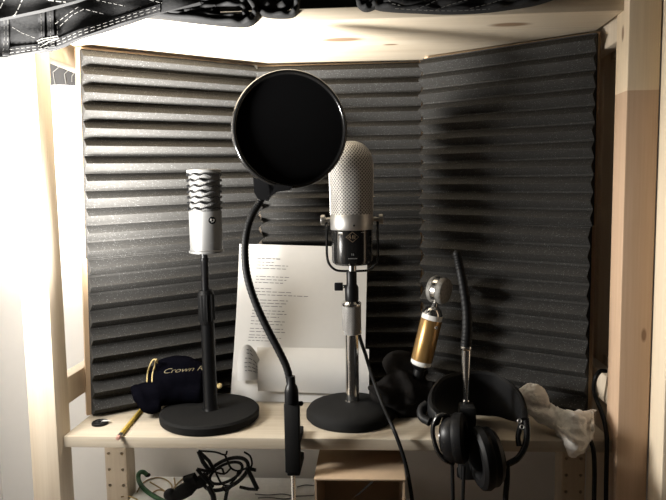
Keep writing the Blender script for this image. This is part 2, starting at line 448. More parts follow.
for u, v, w, h in ((-.0026, .001, .0018, .0036), (.0028, .0006, .0012, .0026), (-.0022, .001, .0016, .0030), (.0014, .0016, .0018, .0014), (.0018, -.0016, .0014, .0018), (-.0008, -.0024, .0018, .0012)):
    badge(g, mx, sy, R-.0008, ac, pt.z, [(u-w/2, v-h/2), (u+w/2, v-h/2), (u+w/2, v+h/2), (u-w/2, v+h/2)], .0009, .0005)
g.build('badge_mark', GREYB, bd)
g = MB(); zt = zs(242)
for k in range(5): badge(g, mx, sy, R-.0008, ac+.0+(k-2)*.075, zt, [(-.0007, -.0006), (.0007, -.0006), (.0007, .0006), (-.0007, .0006)], .0002, .0004)
g.build('small_print', INKD, t); g = MB(); zt = zs(214.5)
for k in range(2): badge(g, mx, sy, R-.0008, -.62+k*.1, zt, [(-.0009, -.0008), (.0009, -.0008), (.0009, .0008), (-.0009, .0008)], .0002, .0004)
g.build('small_print', INKD, t)

# ------------------------------------------------------------------ ribbon microphone on its stand
bx, by = .0268, .094
t = thing('microphone_stand', 'desk stand with a black domed base and chrome tube under the ribbon microphone', 'microphone stand', (bx, by, 0), 'desktop microphone stands')
MB().lathe([(.071, 0), (.0745, .004), (.074, .012), (.069, .019), (.055, .0245), (.030, .0275), (.0145, .0285), (0, .0287)], 64, Matrix.Translation((bx, by, 0))).build('base', BLKM, t)
zb = lambda y, Y=by: U(352, y, Y).z
ax = U(352, 360, by).x; A = Matrix.Translation((ax, by, 0))
MB().lathe([(.0125, .026), (.0125, .0275), (.0112, .029), (.0112, zb(331)), (0, zb(331))], 32, A).build('tube', CHR, t)
MB().lathe([(.0125, zb(334)), (.0125, zb(330.5)), (.0155, zb(330)), (.0160, zb(328)), (.0160, zb(306)), (.0155, zb(303)), (.012, zb(302)), (0, zb(302))], 40, A).build('clutch', KNURL, t)
MB().lathe([(.0162, zb(305.5)), (.0164, zb(305)), (.0164, zb(303)), (.0135, zb(301)), (.0085, zb(300.5)), (.0085, zb(298)), (0, zb(298))], 40, A).build('clutch_cap', CHR, t)

zt_ = zb(270)
t = thing('ribbon_microphone', 'large ribbon microphone with a domed silver grille and black body in a wire yoke', 'microphone', (ax, by, zb(300)))
A = Matrix.Translation((U(352, 240, by).x, by, 0)); axm = A.translation.x
MB().lathe([(.0108, zb(300.5)), (.0112, zb(299)), (.0112, zb(287)), (.0085, zb(284)), (.0085, zb(271)), (0, zb(271))], 28, Matrix.Translation((ax+.001, by, 0))).build('swivel_mount', BLK, t)
kb = MB(); add_cyl(kb, (ax-.004, by, zb(286.5)), (ax-.013, by, zb(286.5)), .003)
kb.box((U(334.5, 286, by).x, by-.004, zb(290.5)), (U(343, 286, by).x, by+.004, zb(282.5)), .0015); kn = kb.build('thumb_knob', BLK, t)
sc_ = MB(); q = U(344, 286.5, by-.006); sc_.sphere(q, .0016); sc_.build('screw', CHR, kn)
MB().lathe([(.0066, zb(272)), (.0066, zb(262)), (0, zb(262))], 24, A).build('neck', CHR, t)
Rb = .0335
MB().lathe([(0, zb(264)), (Rb-.005, zb(264)), (Rb-.001, zb(262)), (Rb, zb(259)), (Rb, zb(230)), (Rb-.001, zb(228)), (0, zb(228))], 64, A).build('body', GLOSS, t)
MB().lathe([(0, zb(229.5)), (Rb+.0008, zb(229.3)), (Rb+.0016, zb(228.6)), (Rb+.0016, zb(215)), (Rb+.0006, zb(214)), (0, zb(214))], 64, A).build('band', SAT, t)
Rg = .0350; prof = [(Rg-.001, zb(214.3))]
ztop, zsh = zb(141.5), zb(166)
prof += [(Rg-.0009, zb(200)), (Rg, zb(180)), (Rg, zsh)]
for k in range(1, 13):
    a = PI/2*k/12; prof.append((Rg*math.cos(a)**.85 if k < 12 else 0, zsh+(ztop-zsh)*math.sin(a)))
MB().lathe(prof, 64, A).build('grille', GRILLE, t)
# seam frame over the dome, left-right
seam = [Vector((axm+(r+.0003)*s, by, z)) for s, pr in ((1, prof), (-1, list(reversed(prof[:-1])))) for r, z in pr]
MB().tube(seam, .0009, 6).build('grille_rim', SAT, t)
pL, pR = U(326.5, 222, by).x, U(377.5, 222, by).x; zk = zb(219.5); zl = zb(271)
yk = [(pL, by, zk+.004), (pL, by, zk-.03), (pL, by, zl+.026), (pL+.004, by, zl+.011), (pL+.014, by, zl+.002), (pL+.028, by, zl), (pR-.028, by, zl), (pR-.014, by, zl+.002), (pR-.004, by, zl+.011), (pR, by, zl+.026), (pR, by, zk-.03), (pR, by, zk+.004)]
MB().tube(spline(yk, 5), .0021, 10).build('yoke', GLOSS, t)
for s, xk in ((-1, pL), (1, pR)):
    m = MB(); add_cyl(m, (xk-s*.007, by, zk), (xk+s*.004, by, zk), .004); m.lathe([(0, 0), (.0082, 0), (.0086, .001), (.0086, .006), (.0078, .007), (0, .007)], 24, Matrix.Translation((xk+s*.0022, by, zk)) @ Matrix.Rotation(s*PI/2, 4, 'Y'))
    m.build('knob', SATB, t)
# band screw, emblem and marks
g = MB(); pt, nn = on_cyl(axm, by, Rb+.0016, 354, 225.5, by); g.sphere(pt, .0016); g.build('screw', BLK, t)
pt, nn = on_cyl(axm, by, Rb, 352.5, 237, by); ac = math.atan2(nn.x, -nn.y)
g = MB(); w, h = .0105, .0085; wi, hi = w-.0013, h-.0012
corner = [(w, 0), (0, h), (-w, 0), (0, -h)]; inner = [(wi, 0), (0, hi), (-wi, 0), (0, -hi)]
for i in range(4):
    j = (i+1) % 4; n = 6
    for k in range(n):
        f = lambda P, a: (P[i][0]+(P[j][0]-P[i][0])*a, P[i][1]+(P[j][1]-P[i][1])*a)
        badge(g, axm, by, Rb, ac, pt.z, [f(corner, k/n), f(corner, (k+1)/n), f(inner, (k+1)/n), f(inner, k/n)], .0004, .0004)
def bar(u0, v0, u1, v1, wd=.0009):
    d = Vector((u1-u0, v1-v0)).normalized(); p = Vector((-d.y, d.x))*wd/2
    badge(g, axm, by, Rb, ac, pt.z, [(u0+p.x, v0+p.y), (u1+p.x, v1+p.y), (u1-p.x, v1-p.y), (u0-p.x, v0-p.y)], .0004, .0004)
for b in ((-.0062, -.0008, -.0034, .0030), (-.0034, .0030, -.0030, -.0030), (-.0062, -.0008, -.0022, -.0008), (-.0006, -.0032, .0006, .0032), (.0006, .0032, .0022, -.0030), (-.0003, -.0004, .0014, -.0004), (.0034, .0026, .0048, .0016), (.0034, .0026, .0034, -.0026), (.0034, -.0026, .0050, -.0014), (.0034, .0002, .0054, .0004)): bar(*b)
g.build('emblem', COPPER, t)
g = MB()
z = zb(252.5); 
for u in (-.0012, .0014): badge(g, axm, by, Rb, ac, z, [(u-.0004, -.0016), (u+.0004, -.0016), (u+.0004, .0016), (u-.0004, .0016)], .0004, .0004)
g.build('small_print', GREYB, t); g = MB(); z = zb(256.5)
for k in range(7): badge(g, axm, by, Rb, ac+(k-3)*.062, z, [(-.0008, -.0005), (.0008, -.0005), (.0008, .0005), (-.0008, .0005)], .0004, .0004)
g.build('small_print', GREYB, t); z = zb(231.5)
for ks in ((-11, -10, -9, -8.2), (7.2, 8, 9)):
    g = MB()
    for k in ks: badge(g, axm, by, Rb, ac+k*.062, z, [(-.0008, -.0004), (.0008, -.0004), (.0008, .0004), (-.0008, .0004)], .0004, .0004)
    g.build('small_print', GREYB, t)

# microphone cable of the ribbon mic
cp = [U(357, 322, by+.02), U(360, 338, by+.022), U(366, 356, by+.02), U(374, 382, .07), U(384, 408, .03), U(393, 428, -.004), U(400, 446, -.014), U(407, 470, -.02), U(412, 500, -.025), U(415, 540, -.03)]
t = thing('microphone_cable', 'thin black cable hanging from behind the ribbon microphone stand over the shelf edge', 'cable', cp[-1])
MB().tube(spline(cp, 8), .0031, 10).build('cable', RUB, t)
m_, L_ = axis_mat(cp[0], cp[1]); MB().lathe([(.0052, -.012), (.0056, -.01), (.0056, .012), (.004, .02), (.0034, .022)], 18, m_).build('plug', CHR, t)

# ------------------------------------------------------------------ pop filter
pc = U(290.3, 130, .0); PR = .0825
t = thing('pop_filter', 'round black pop filter on a bent gooseneck clamped to the shelf edge', 'pop filter', U(292, 437, -.02))
pn = (CP-pc).normalized(); pn = (pn + Vector((.20, 0, .03))).normalized()
m = MB()
m.torus(pc+pn*.0035, pn, PR, .0034, 72, 12, 1.2); m.torus(pc-pn*.0045, pn, PR+.0006, .0030, 72, 12, 1.2)
qm = Vector((0, 0, 1)).rotation_difference(pn).to_matrix().to_4x4()
m.lathe([(PR-.001, -.006), (PR+.0016, -.004), (PR+.0016, .003), (PR-.001, .006), (PR-.0035, .004), (PR-.0035, -.004)], 72, Matrix.Translation(pc) @ qm)
m.build('hoop', GLOSS, t)
MB().lathe([(0, .0006), (PR-.002, .0022), (PR-.002, .0012), (0, -.0004)], 64, Matrix.Translation(pc) @ qm).build('front_mesh', NYL, t)
MB().lathe([(0, -.0056), (PR-.002, -.0044), (PR-.002, -.0036), (0, -.0046)], 64, Matrix.Translation(pc) @ qm).build('back_mesh', NYL, t)
m = MB()
for o in ([(253, 177), (262, 181), (275, 186), (271, 194), (267, 201), (258, 199), (254.3, 193)], [(268, 183), (292, 186.5), (290, 190), (276, 192), (270, 196)]):
    m.prism([U(x, y, -.0095) for x, y in o], (0, .015, 0))
m.build('bracket', BLK, t)
gn = [(264, 194), (259, 203), (253, 213), (248, 226), (245.5, 240), (245, 255), (246.5, 272), (251, 290), (258.5, 310), (269, 332), (280, 353), (287.5, 370), (291, 388)]
gp = [U(x, y, -.002-.022*i/12) for i, (x, y) in enumerate(gn)]
g = spline(gp, 14)
m = MB().tube(g, [.0056+.0003*math.sin(i*2.1) for i in range(len(g))], 14); m.build('gooseneck', RUB, t)
Yc = -.026
MB().lathe([(.0105, U(292, 402, Yc).z), (.0105, U(292, 391, Yc).z), (.0085, U(292, 386, Yc).z), (.0065, U(292, 384, Yc).z), (.006, U(292, 376, Yc).z), (0, U(292, 376, Yc).z)], 24, Matrix.Translation((U(291.5, 395, Yc).x, Yc, 0))).build('socket', BLK, t)
xc0, xc1 = U(285, 430, Yc).x, U(300, 430, Yc).x; zc0, zc1 = U(292, 475, Yc).z, U(292, 402, Yc).z
m = MB().box((xc0, -.034, zc0+.006), (xc1, -.0185, zc1), .002)
m.box((xc0, -.02, .0005), (xc1, .022, .012), .0015)      # upper jaw on the board
m.box((xc0+.002, -.03, zc0), (xc1-.001, .03, zc0+.013), .002)   # lower arm under the board
m.build('clamp', BLKM, t)
sx_ = U(293, 485, -.004).x
m = MB(); z = U(293, 503, 0).z; ztp = -.0195
add_cyl(m, (sx_, -.0, z), (sx_, -.0, ztp), .0032, None, 16)
for k in range(22): m.torus((sx_, 0, z+.003+k*.0024), (0, 0, 1), .0032, .0006, 16, 6)
m.lathe([(.008, ztp-.003), (.0085, ztp-.002), (.0085, ztp), (0, ztp)], 20, Matrix.Translation((sx_, 0, 0)))
sw = m.build('clamp_screw', CHR, t)
m = MB(); add_cyl(m, (sx_-.018, 0, z+.001), (sx_+.018, 0, z+.001), .0022, None, 12); m.sphere((sx_-.018, 0, z+.001), .003); m.sphere((sx_+.018, 0, z+.001), .003); m.build('screw_bar', CHR, sw)
m = MB(); q = U(301, 403.5, Yc); m.sphere(q, .0038); add_cyl(m, q-Vector((.012, 0, 0)), q, .0022); m.build('lock_knob', BLK, t)

# ------------------------------------------------------------------ paper sheets leaning on the middle panel
def lerp2(q, u, v): return q[0].lerp(q[1], u).lerp(q[3].lerp(q[2], u), v)
pq = [UZ(230, 402, 0.0008), UZ(364, 402, .0008), U(367.5, 247, .232), U(239.5, 244, .216)]
dx = Vector((0, -.002, 0))
t = thing('paper_sheet', 'white printed page leaning on the middle foam panel behind the gooseneck', 'paper', (pq[0]+pq[1])/2, 'loose sheets of paper on the shelf')
rows = [[lerp2(pq, j/14, i/14)+Vector((0, .008*math.sin(PI*i/14)+.002*math.sin(j*.5), 0)) for j in range(15)] for i in range(15)]
MB().sheet(rows, .0004).build('sheet', PAPER, t)
BP = BVHTree.FromPolygons([p for r in rows for p in r], [(i*15+j, i*15+j+1, i*15+j+16, i*15+j+15) for i in range(14) for j in range(14)])
def hit(px, py, b, lift=.0012, Yd=.1):          # where the view line meets a surface
    d = ray(px, py).normalized(); h = b.ray_cast(CP, d)
    return (h[0]-d*lift) if h[0] else U(px, py, Yd)
def pline(mb, y, x0, x1, hgt=1.1):
    hgt *= 1.15
    x = x0
    while x < x1-1:                             # illegible small print, word by word
        w = min(random.uniform(2, 7), x1-x); sl = .04
        a, b = hit(x, y+(x-x0)*sl, BP, .0016, .2), hit(x+w, y+(x+w-x0)*sl, BP, .0016, .2); h = Vector((0, 0, hgt*.0013))
        mb.prism([a, b, b+h*.8, a+h*.8], (0, .0004, 0)); x += w+1.3
g = MB()
for y, x0, x1 in ((258.6, 257, 280),): pline(g, y, x0, x1, 1.2)
for y, x0, x1 in ((262.2, 257, 274), (265.2, 256.5, 288), (268.3, 256, 286), (276.5, 256, 289), (279.5, 256, 288), (282.5, 255, 283), (288.5, 255, 272), (291.6, 255, 291), (294.7, 254.5, 308), (300, 254, 288), (303, 254, 287), (306, 254, 282), (310.5, 252, 285), (313.5, 252, 287), (316.7, 251, 279), (321, 251, 285), (324, 250.5, 284), (328.5, 250, 283), (331.5, 249.5, 285), (335, 249, 270), (337.5, 248.5, 281), (340.5, 248, 276)):
    pline(g, y, x0, x1, .9)
g.build('printed_text', INK, t)
# second sheet, curling up at the bottom in front
t = thing('paper_sheet', 'blank sheet bowing forward across the foot of the printed page, left corner curled', 'paper', UZ(300, 404, 0), 'loose sheets of paper on the shelf')
rows = []
def depth_at(z): return pq[0].y + (pq[3].y-pq[0].y)*(z/(pq[3].z))
nu, nv = 24, 12
for i in range(nv+1):
    v = i/nv; row = []
    for j in range(nu+1):
        u = j/nu
        pxx = 258 + (369-258)*u - 1.0*v*(1-u); 
        pyy = 391 + 4*u + (347-391-2*u)*v
        if u < .001: pass
        q = U(pxx, pyy, .15)
        Yd = depth_at(max(0, q.z)) - .006 - .016*math.sin(PI*min(1, v*.9+.1))*(1-.3*u)
        row.append(U(pxx, pyy, Yd))
    rows.append(row)
MB().sheet(rows, .0004).build('sheet', PAPER, t)
curl = []
def interp(pts, x):
    if x <= pts[0][0]: return pts[0][1]
    for (a, b), (c, d) in zip(pts, pts[1:]):
        if x <= c: return b+(d-b)*(x-a)/(c-a)
    return pts[-1][1]
for i in range(13):
    v = i/12; row = []
    for j in range(11):
        a = j/10; cx_ = 237.5 + 25.5*a
        top = interp([(237.5, 362), (239, 354), (242, 348), (246, 344), (251, 345.5), (255, 350.5), (259, 358), (263, 368)], cx_)
        bot = 381 - 2*a; pyy = bot + (top-bot)*v
        q = U(cx_, pyy, .15); Yd = depth_at(max(0, q.z)) - .010 - .026*math.sin(PI*min(1, a**.7))*(.4+.6*v)
        row.append(U(cx_, pyy, Yd))
    curl.append(row)
MB().sheet(curl, .0004).build('curled_corner', PAPER, t)
g = MB()
def cl(a, v):
    i = min(12, max(0, v*12)); j = a*10; i0, j0 = int(i), min(9, int(j)); r = curl[i0][j0].lerp(curl[i0][j0+1], j-j0)
    if i0 < 12: r = r.lerp(curl[i0+1][j0].lerp(curl[i0+1][j0+1], j-j0), i-i0)
    return r + Vector((0, -.0012, 0))
for v, a0, a1 in ((.86, .36, .56), (.76, .36, .62), (.62, .30, .74), (.50, .28, .80), (.38, .28, .84), (.27, .3, .88)):
    a = a0
    while a < a1:
        w = random.uniform(.08, .16); b = min(a+w, a1)
        p, q = cl(a, v), cl(b, v-.01); g.prism([p, q, q+Vector((0, 0, .0014)), p+Vector((0, 0, .0014))], (0, .0004, 0)); a = b+.04
g.build('printed_text', INKD, t)

# ------------------------------------------------------------------ velvet pouch
m = MB()
pp = [U(140, 388, .115), U(160, 388, .115), U(185, 388, .118), U(206, 384, .12)]
m.tube(spline([U(137, 393, .09), U(155, 392, .10), U(178, 391, .12), U(203, 390, .125)], 6), [.016, .025, .026, .024], 16, .9)
m.tube(spline([U(150, 380, .12), U(165, 366, .125), U(186, 364, .13), U(205, 372, .13)], 6), [.012, .014, .015, .012], 14)
m.tube(spline([U(132, 386, .085), U(140, 396, .08), U(148, 408, .075), U(160, 406, .085)], 6), [.006, .014, .010, .012], 12)
t = thing('velvet_pouch', 'dark navy velvet drawstring pouch lying behind the left stand, gold script on it', 'pouch', UZ(165, 412, 0))
m.tube(spline([U(150, 382, .112), U(170, 380, .118), U(188, 379, .122), U(203, 381, .125)], 6), [.014, .020, .020, .016], 14)
o = m.build('bag', VELV, None)
remesh(o, .0035, 8, .006, .03)
for v in o.data.vertices: v.co.z = max(v.co.z, .0176 if (v.co.x-sx)**2+(v.co.y-sy)**2 < .0845**2 else .0004)
for v in o.data.vertices: v.co -= WL[t.name]
o.parent = t; WL[o.name] = WL[t.name]
dgd = bpy.context.evaluated_depsgraph_get()
def bvh_of(o, off): return BVHTree.FromPolygons([v.co+off for v in o.data.vertices], [tuple(p.vertices) for p in o.data.polygons])
bv = bvh_of(o, WL[t.name])
def hitb(px, py, lift=.0012, Yd=.1): return hit(px, py, bv, lift, Yd)
g = MB()
for dx_ in (0, 5):
    g.tube(spline([hitb(147+dx_, 382), hitb(147.5+dx_, 374), hitb(150.5+dx_, 366)-Vector((0, .004, -.001)), hitb(154+dx_*.6, 360.5)-Vector((0, .006, -.002)), hitb(157+dx_*.2, 359)-Vector((0, .004, 0)), hitb(157.5, 363)], 6), .0013, 8)
g.build('drawstring', GOLD, t)
m = MB(); m.sphere(U(219.5, 386, .13), .0045, (1, 1, 1.1)); m.tube(spline([U(217, 384, .125), U(212, 380, .12), U(206, 378, .115)], 5), .0012, 8); m.build('cord_end', GOLD, t)
# embroidered script
fc = bpy.data.curves.new('script', 'FONT'); fc.body = 'Crown R'; fc.size = 1; fc.shear = .45; fc.space_character = .95; fc.offset = -.012
fo = bpy.data.objects.new('script', fc); C.objects.link(fo)
dg = bpy.context.evaluated_depsgraph_get(); dg.update()
fm = bpy.data.meshes.new_from_object(fo.evaluated_get(dg)); bpy.data.objects.remove(fo)
xs = [v.co.x for v in fm.vertices]; x0, x1 = min(xs), max(xs)
bb = bmesh.new(); bb.from_mesh(fm)
bmesh.ops.subdivide_edges(bb, edges=[e for e in bb.edges if e.calc_length() > .15], cuts=2)
bmesh.ops.triangulate(bb, faces=bb.faces)
for v in bb.verts:
    u = (v.co.x-x0)/(x1-x0); pxx = 164+40*u; pyy = 373.5 - 3.5*u - v.co.y*6.6
    v.co = hitb(pxx, pyy, .0009, .105)
m = MB(); m.bm.free(); m.bm = bb; m.build('embroidered_script', simple('dull gold thread', (.22, .185, .11), .6), t)

# ------------------------------------------------------------------ pencil
p0, p1 = UZ(117.5, 438.5, .0036), UZ(146, 404, .0036)
d = (p1-p0).normalized(); p1 = p0+d*.178
t = thing('pencil', 'yellow pencil lying on the shelf at left, eraser end forward', 'pencil', p0-Vector((0, 0, .0036)))
mm, L = axis_mat(p0, p1)
MB().lathe([(0, .016), (.0036, .016), (.0036, L-.02), (.0030, L-.019), (0, L-.019)], 6, mm).build('shaft', YEL, t)
MB().lathe([(.0030, L-.02), (.0008, L-.003), (0, L)], 12, mm).build('tip', W_board, t)
MB().lathe([(0, .006), (.0037, .006), (.0034, .008), (.0038, .010), (.0034, .012), (.0037, .014), (.0037, .0165), (0, .0165)], 16, mm).build('ferrule', SATB, t)
MB().lathe([(0, -.001), (.0026, -.0005), (.0034, .001), (.0034, .0065), (0, .0065)], 16, mm).build('eraser', PINK, t)

# ------------------------------------------------------------------ small black cap on the shelf
q = UZ(100, 422.5, .003)
t = thing('lens_cap', 'small round black cap lying near the left end of the shelf', 'cap', (q.x, q.y, 0))
MB().lathe([(0, .0003), (.0125, .0003), (.0132, .001), (.0132, .004), (.012, .0052), (.0095, .0052), (.009, .0045), (0, .0045)], 40, Matrix.Translation((q.x, q.y, 0))).build('disc', RUB, t)
g = MB()
for k in range(7):
    a = 2*PI*k/7; c_ = Vector((q.x+.0055*math.cos(a), q.y+.0055*math.sin(a), .0046)); g.box(c_-Vector((.0014, .0008, 0.0004)), c_+Vector((.0014, .0008, .0004)))
g.build('raised_mark', simple('dull grey', (.06, .06, .06), .7), t)
g = MB(); g.prism([q+Vector(v) for v in ((.003, -.002, .0026), (.0165, .001, .0020), (.015, .006, .0016), (.005, .004, .0026))], (0, 0, .0005)); g.build('peeling_sticker', PAPER, t, label='torn white sticker corner')

# ------------------------------------------------------------------ brown microphone and the cloth bag it leans in
Yb = .125
b0, b1 = U(419.5, 369, Yb), U(433.5, 311, Yb)
ax_ = (b1-b0).normalized()
t = thing('microphone', 'small bronze microphone with a round two-sided head, leaning on the black cloth bag', 'microphone', b0)
mm, L = axis_mat(b0, b1); s = 1.0/FPX*1.04
MB().lathe([(0, .0075), (.0150, .0075), (.0172, .0095), (.0178, .0115), (.0178, .0165), (0, .0165)], 40, mm).build('lower_ring', WHITEP, t)
MB().lathe([(0, -.001), (.0095, -.001), (.0140, .0045), (.0148, .0076), (0, .0076)], 40, mm).build('end_cap', BLK, t)
MB().lathe([(0, .016), (.0180, .016), (.0183, .018), (.0183, L-.0155), (.0176, L-.0142), (0, L-.0142)], 48, mm).build('body', BRONZE, t)
MB().lathe([(0, L-.0145), (.0176, L-.0145), (.0178, L-.0135), (.0172, L-.006), (0, L-.006)], 48, mm).build('upper_ring', WHITEP, t)
MB().lathe([(.0165, L-.0065), (.0160, L-.003), (.013, L+.003), (.008, L+.0075), (.0055, L+.009), (.0042, L+.013), (.0032, L+.019), (0, L+.019)], 40, mm).build('shoulder', CHR, t)
MB().lathe([(0, -.020), (.0085, -.020), (.0095, -.016), (.0095, -.002), (.0085, .0005), (0, .0005)], 28, mm).build('connector', RUB, t)
hc = U(439, 290, Yb); hx = (Vector((.80, -.60, -.10))).normalized()
hm = Matrix.Translation(hc) @ Vector((0, 0, 1)).rotation_difference(hx).to_matrix().to_4x4()
hr = .0222
MB().lathe([(hr-.0005, -.0042), (hr+.0004, -.0038), (hr+.0004, .0038), (hr-.0005, .0042), (hr-.003, .0042), (hr-.003, -.0042)], 48, hm).build('head_ring', CHR, t)
m = MB()
add_cyl(m, mm @ Vector((0, 0, L+.018)), hc-ax_*(hr-.001), .0034)
m.build('neck', CHR, t)
for s_ in (1, -1):
    MB().lathe([(hr-.001, s_*.004), (hr+.0004, s_*.0055), (hr+.0006, s_*.010), (hr-.0015, s_*.0135), (hr-.007, s_*.0155), (0, s_*.0162)], 40, hm).build('grille', GRILLEF, t)
pt = mm @ Vector((0, 0, L-.024)); side = (Vector((.50, -.86, 0))).normalized(); e_ = (side-ax_*side.dot(ax_)).normalized()
m_, _ = axis_mat(pt+e_*.0178, pt+e_*.0192); g = MB(); g.torus(pt+e_*.0186, e_, .0028, .0007, 24, 8); bd = g.build('badge', CHR, t)
g = MB(); g.lathe([(0, 0), (.0025, 0), (.0025, .0006), (0, .0006)], 20, m_); g.lathe([(0, .0005), (.0008, .0005), (.0008, .0012), (0, .0012)], 10, m_); g.build('badge_face', GREYB, bd)

m = MB()
m.tube(spline([U(372, 392, .085), U(385, 394, .10), U(400, 392, .12), U(420, 396, .125), U(437, 394, .12)], 6), [.010, .028, .034, .030, .022], 16)
m.tube(spline([U(383, 368, .15), U(396, 362, .155), U(408, 366, .155), U(420, 380, .15)], 6), [.012, .021, .023, .020], 14)
m.tube(spline([U(366, 387, .075), U(376, 390, .075), U(388, 398, .08), U(398, 404, .09)], 6), [.005, .011, .014, .012], 12)
m.sphere(U(400, 404, .12), .03, (1.5, 1.3, .8))
m.tube(spline([U(388, 372, .135), U(402, 378, .115), U(410, 392, .095), U(412, 403, .09)], 6), [.008, .013, .014, .012], 12)
o = m.build('cloth_bag', BAGM, None)
remesh(o, .004, 6, .010, .035)
for v in o.data.vertices:
    rr = math.hypot(v.co.x-bx, v.co.y-by); v.co.z = max(v.co.z, .0004 if rr > .0765 else interp([(0, .03), (.03, .029), (.056, .0258), (.07, .0205), (.0765, .0135)], rr))
base = UZ(398, 415, 0)
for v in o.data.vertices: v.co -= base
o.location = base
tag(o, 'crumpled black cloth bag on the shelf beside the domed stand', 'bag')

# ------------------------------------------------------------------ second gooseneck clamped to the shelf
Yg = -.012
gb = [U(466, 346, Yg), U(467, 330, Yg), U(466.5, 308, Yg+.004), U(463, 284, Yg+.008), U(459.5, 266, Yg+.012), U(457, 254, Yg+.014)]
t = thing('gooseneck', 'short ribbed black gooseneck on a chrome tube standing up through the headphones', 'gooseneck', U(466, 440, Yg))
g = spline(gb, 14); m = MB().tube(g, [.0080-.0022*(i/len(g)) + .0004*math.sin(i*2.1) for i in range(len(g))], 16); m.sphere(g[-1], .0062); m.build('flexible_tube', RUB, t)
xg = U(466, 370, Yg).x; G = Matrix.Translation((xg, Yg, 0)); zg = lambda y: U(466, y, Yg).z
MB().lathe([(.0040, zg(402)), (.0040, zg(392)), (.0048, zg(380)), (.0060, zg(362)), (.0066, zg(350)), (.0078, zg(349)), (.0080, zg(347)), (.0078, zg(345)), (0, zg(345))], 28, G).build('chrome_tube', CHR, t)
MB().lathe([(.0052, zg(404)), (.0056, zg(403)), (.0056, zg(400.5)), (.0045, zg(399.5)), (0, zg(399))], 24, G).build('collar', CHR, t)
m = MB(); zlo = zg(474)
m.box((xg-.011, Yg-.022, zlo), (xg+.012, Yg+.006, zg(403)), .003)
m.box((xg-.011, Yg-.004, .0005), (xg+.012, .03, .012), .002); m.box((xg-.011, Yg-.004, -.036), (xg+.012, .03, -.024), .002)
m.build('clamp', BLKM, t)
m = MB()
add_cyl(m, (xg, .014, -.05), (xg, .014, -.0185), .003); m.lathe([(.009, -.064), (.0095, -.062), (.0095, -.052), (.008, -.05)], 16, Matrix.Translation((xg, .014, 0))); m.build('clamp_screw', BLK, t)

# ------------------------------------------------------------------ headphones hung over the clamp
t = thing('headphones', 'black closed headphones hanging from the gooseneck clamp at the shelf edge', 'headphones', U(480, 440, -.04))
hb = [U(438, 420, -.055), U(431.5, 410, -.04), U(433, 396, -.005), U(443, 384, .03), U(458, 379, .05), U(476, 377.5, .058), U(494, 380, .05), U(508, 388, .03), U(518, 399, .0), U(523, 412, -.03), U(524, 424, -.05)]
g = spline(hb, 8)
def band(path, w0, th, ref, grow=0):                     # flat strap: w wide along ref, th thick
    rings = []
    for i, p in enumerate(path):
        T = (path[min(i+1, len(path)-1)]-path[max(i-1, 0)]).normalized()
        b = (ref-T*ref.dot(T)).normalized(); n = T.cross(b)
        e = math.sin(PI*i/(len(path)-1))**1.5; w = w0+grow*e; p = p - b*grow*e*.5; p = Vector((p.x, p.y, max(p.z, w/2+.001) if p.y > .0 else p.z))
        ring = []
        for k in range(12):
            a = 2*PI*k/12; ca, sa = math.cos(a), math.sin(a)
            ring.append(p + b*w/2*(abs(ca)**.5)*(1 if ca > 0 else -1) + n*th/2*(abs(sa)**.7)*(1 if sa > 0 else -1))
        rings.append(ring)
    return MB().loft(rings, True)
band(g, .026, .012, Vector((0, -.35, 1)), .062).build('headband', RUB, t)
hbi = [p*1.0 for p in g[6:-6]]
# yokes (open loops) and sliders at each end
m = MB(); yl = [U(444, 414, -.062), U(437, 417, -.062), U(433, 426, -.063), U(433.5, 438, -.064), U(438, 452, -.065), U(445, 460, -.066), U(450, 462, -.064)]
m.tube(spline(yl, 6), .0042, 10, .8); m.tube(spline([U(434, 424, -.062), U(440, 416.5, -.06), U(447, 415, -.06), U(451, 419, -.06)], 6), .0030, 10); m.build('yoke', GLOSS, t)
m = MB(); m.tube(spline([U(526, 418, -.05), U(527, 432, -.056), U(525, 446, -.06), U(518, 458, -.064), U(508, 464, -.066)], 6), .0046, 10, .8)
m.tube(spline([U(521, 424, -.05), U(518, 436, -.056), U(519, 446, -.06)], 6), .0038, 10); m.build('yoke', GLOSS, t)
m = MB(); m.tube(spline([U(427, 404, -.03), U(421.5, 409, -.035), U(422, 417, -.045), U(430, 422, -.055)], 5), .0062, 12); m.build('slider', RUB, t)
m = MB()
for px, py in ((519.5, 421), (522, 427)): m.torus(U(px, py, -.062), CP-U(px, py, -.062), .0026, .0008, 20, 8)
m.build('adjuster', SATB, t)
m = MB(); q = U(430.5, 420, -.05); m.box(q-Vector((.0012, .003, .0045)), q+Vector((.0012, .003, .0045)), .0006); m.build('side_marker', GREYB, t, label='small silver marker')
def cup(cpx, cpy, Y, nrm, R, h, tilt=0):
    c = U(cpx, cpy, Y); nrm = Vector(nrm).normalized()
    q = Matrix.Translation(c) @ Vector((0, 0, 1)).rotation_difference(nrm).to_matrix().to_4x4() @ Matrix.Rotation(tilt, 4, 'Z') 
    return q, c
def cup_pair(cpx, cpy, Y, nrm, R, s):
    q, c = cup(cpx, cpy, Y, nrm, R, 0)
    S = Matrix.Diagonal((1, s, 1, 1))
    a = MB().lathe([(0, -.014), (R*.55, -.014), (R*.8, -.011), (R*.93, -.004), (R*.93, .004), (0, .004)], 40, q @ S).build('ear_cup', BLK, t)
    p = MB(); 
    p.lathe([(R*.45, .004), (R*.95, .0035), (R, .008), (R*.97, .016), (R*.85, .020), (R*.62, .0195), (R*.5, .014), (R*.45, .006)], 40, q @ S)
    p.build('ear_pad', RUB, t)
    MB().lathe([(0, .0045), (R*.5, .005), (R*.5, .006), (0, .0065)], 32, q @ S).build('speaker_cloth', NYL, t)
    MB().torus(q @ Vector((0, 0, -.0145)), nrm, R*.5, .0012, 32, 8).build('cup_ring', GLOSS, a)
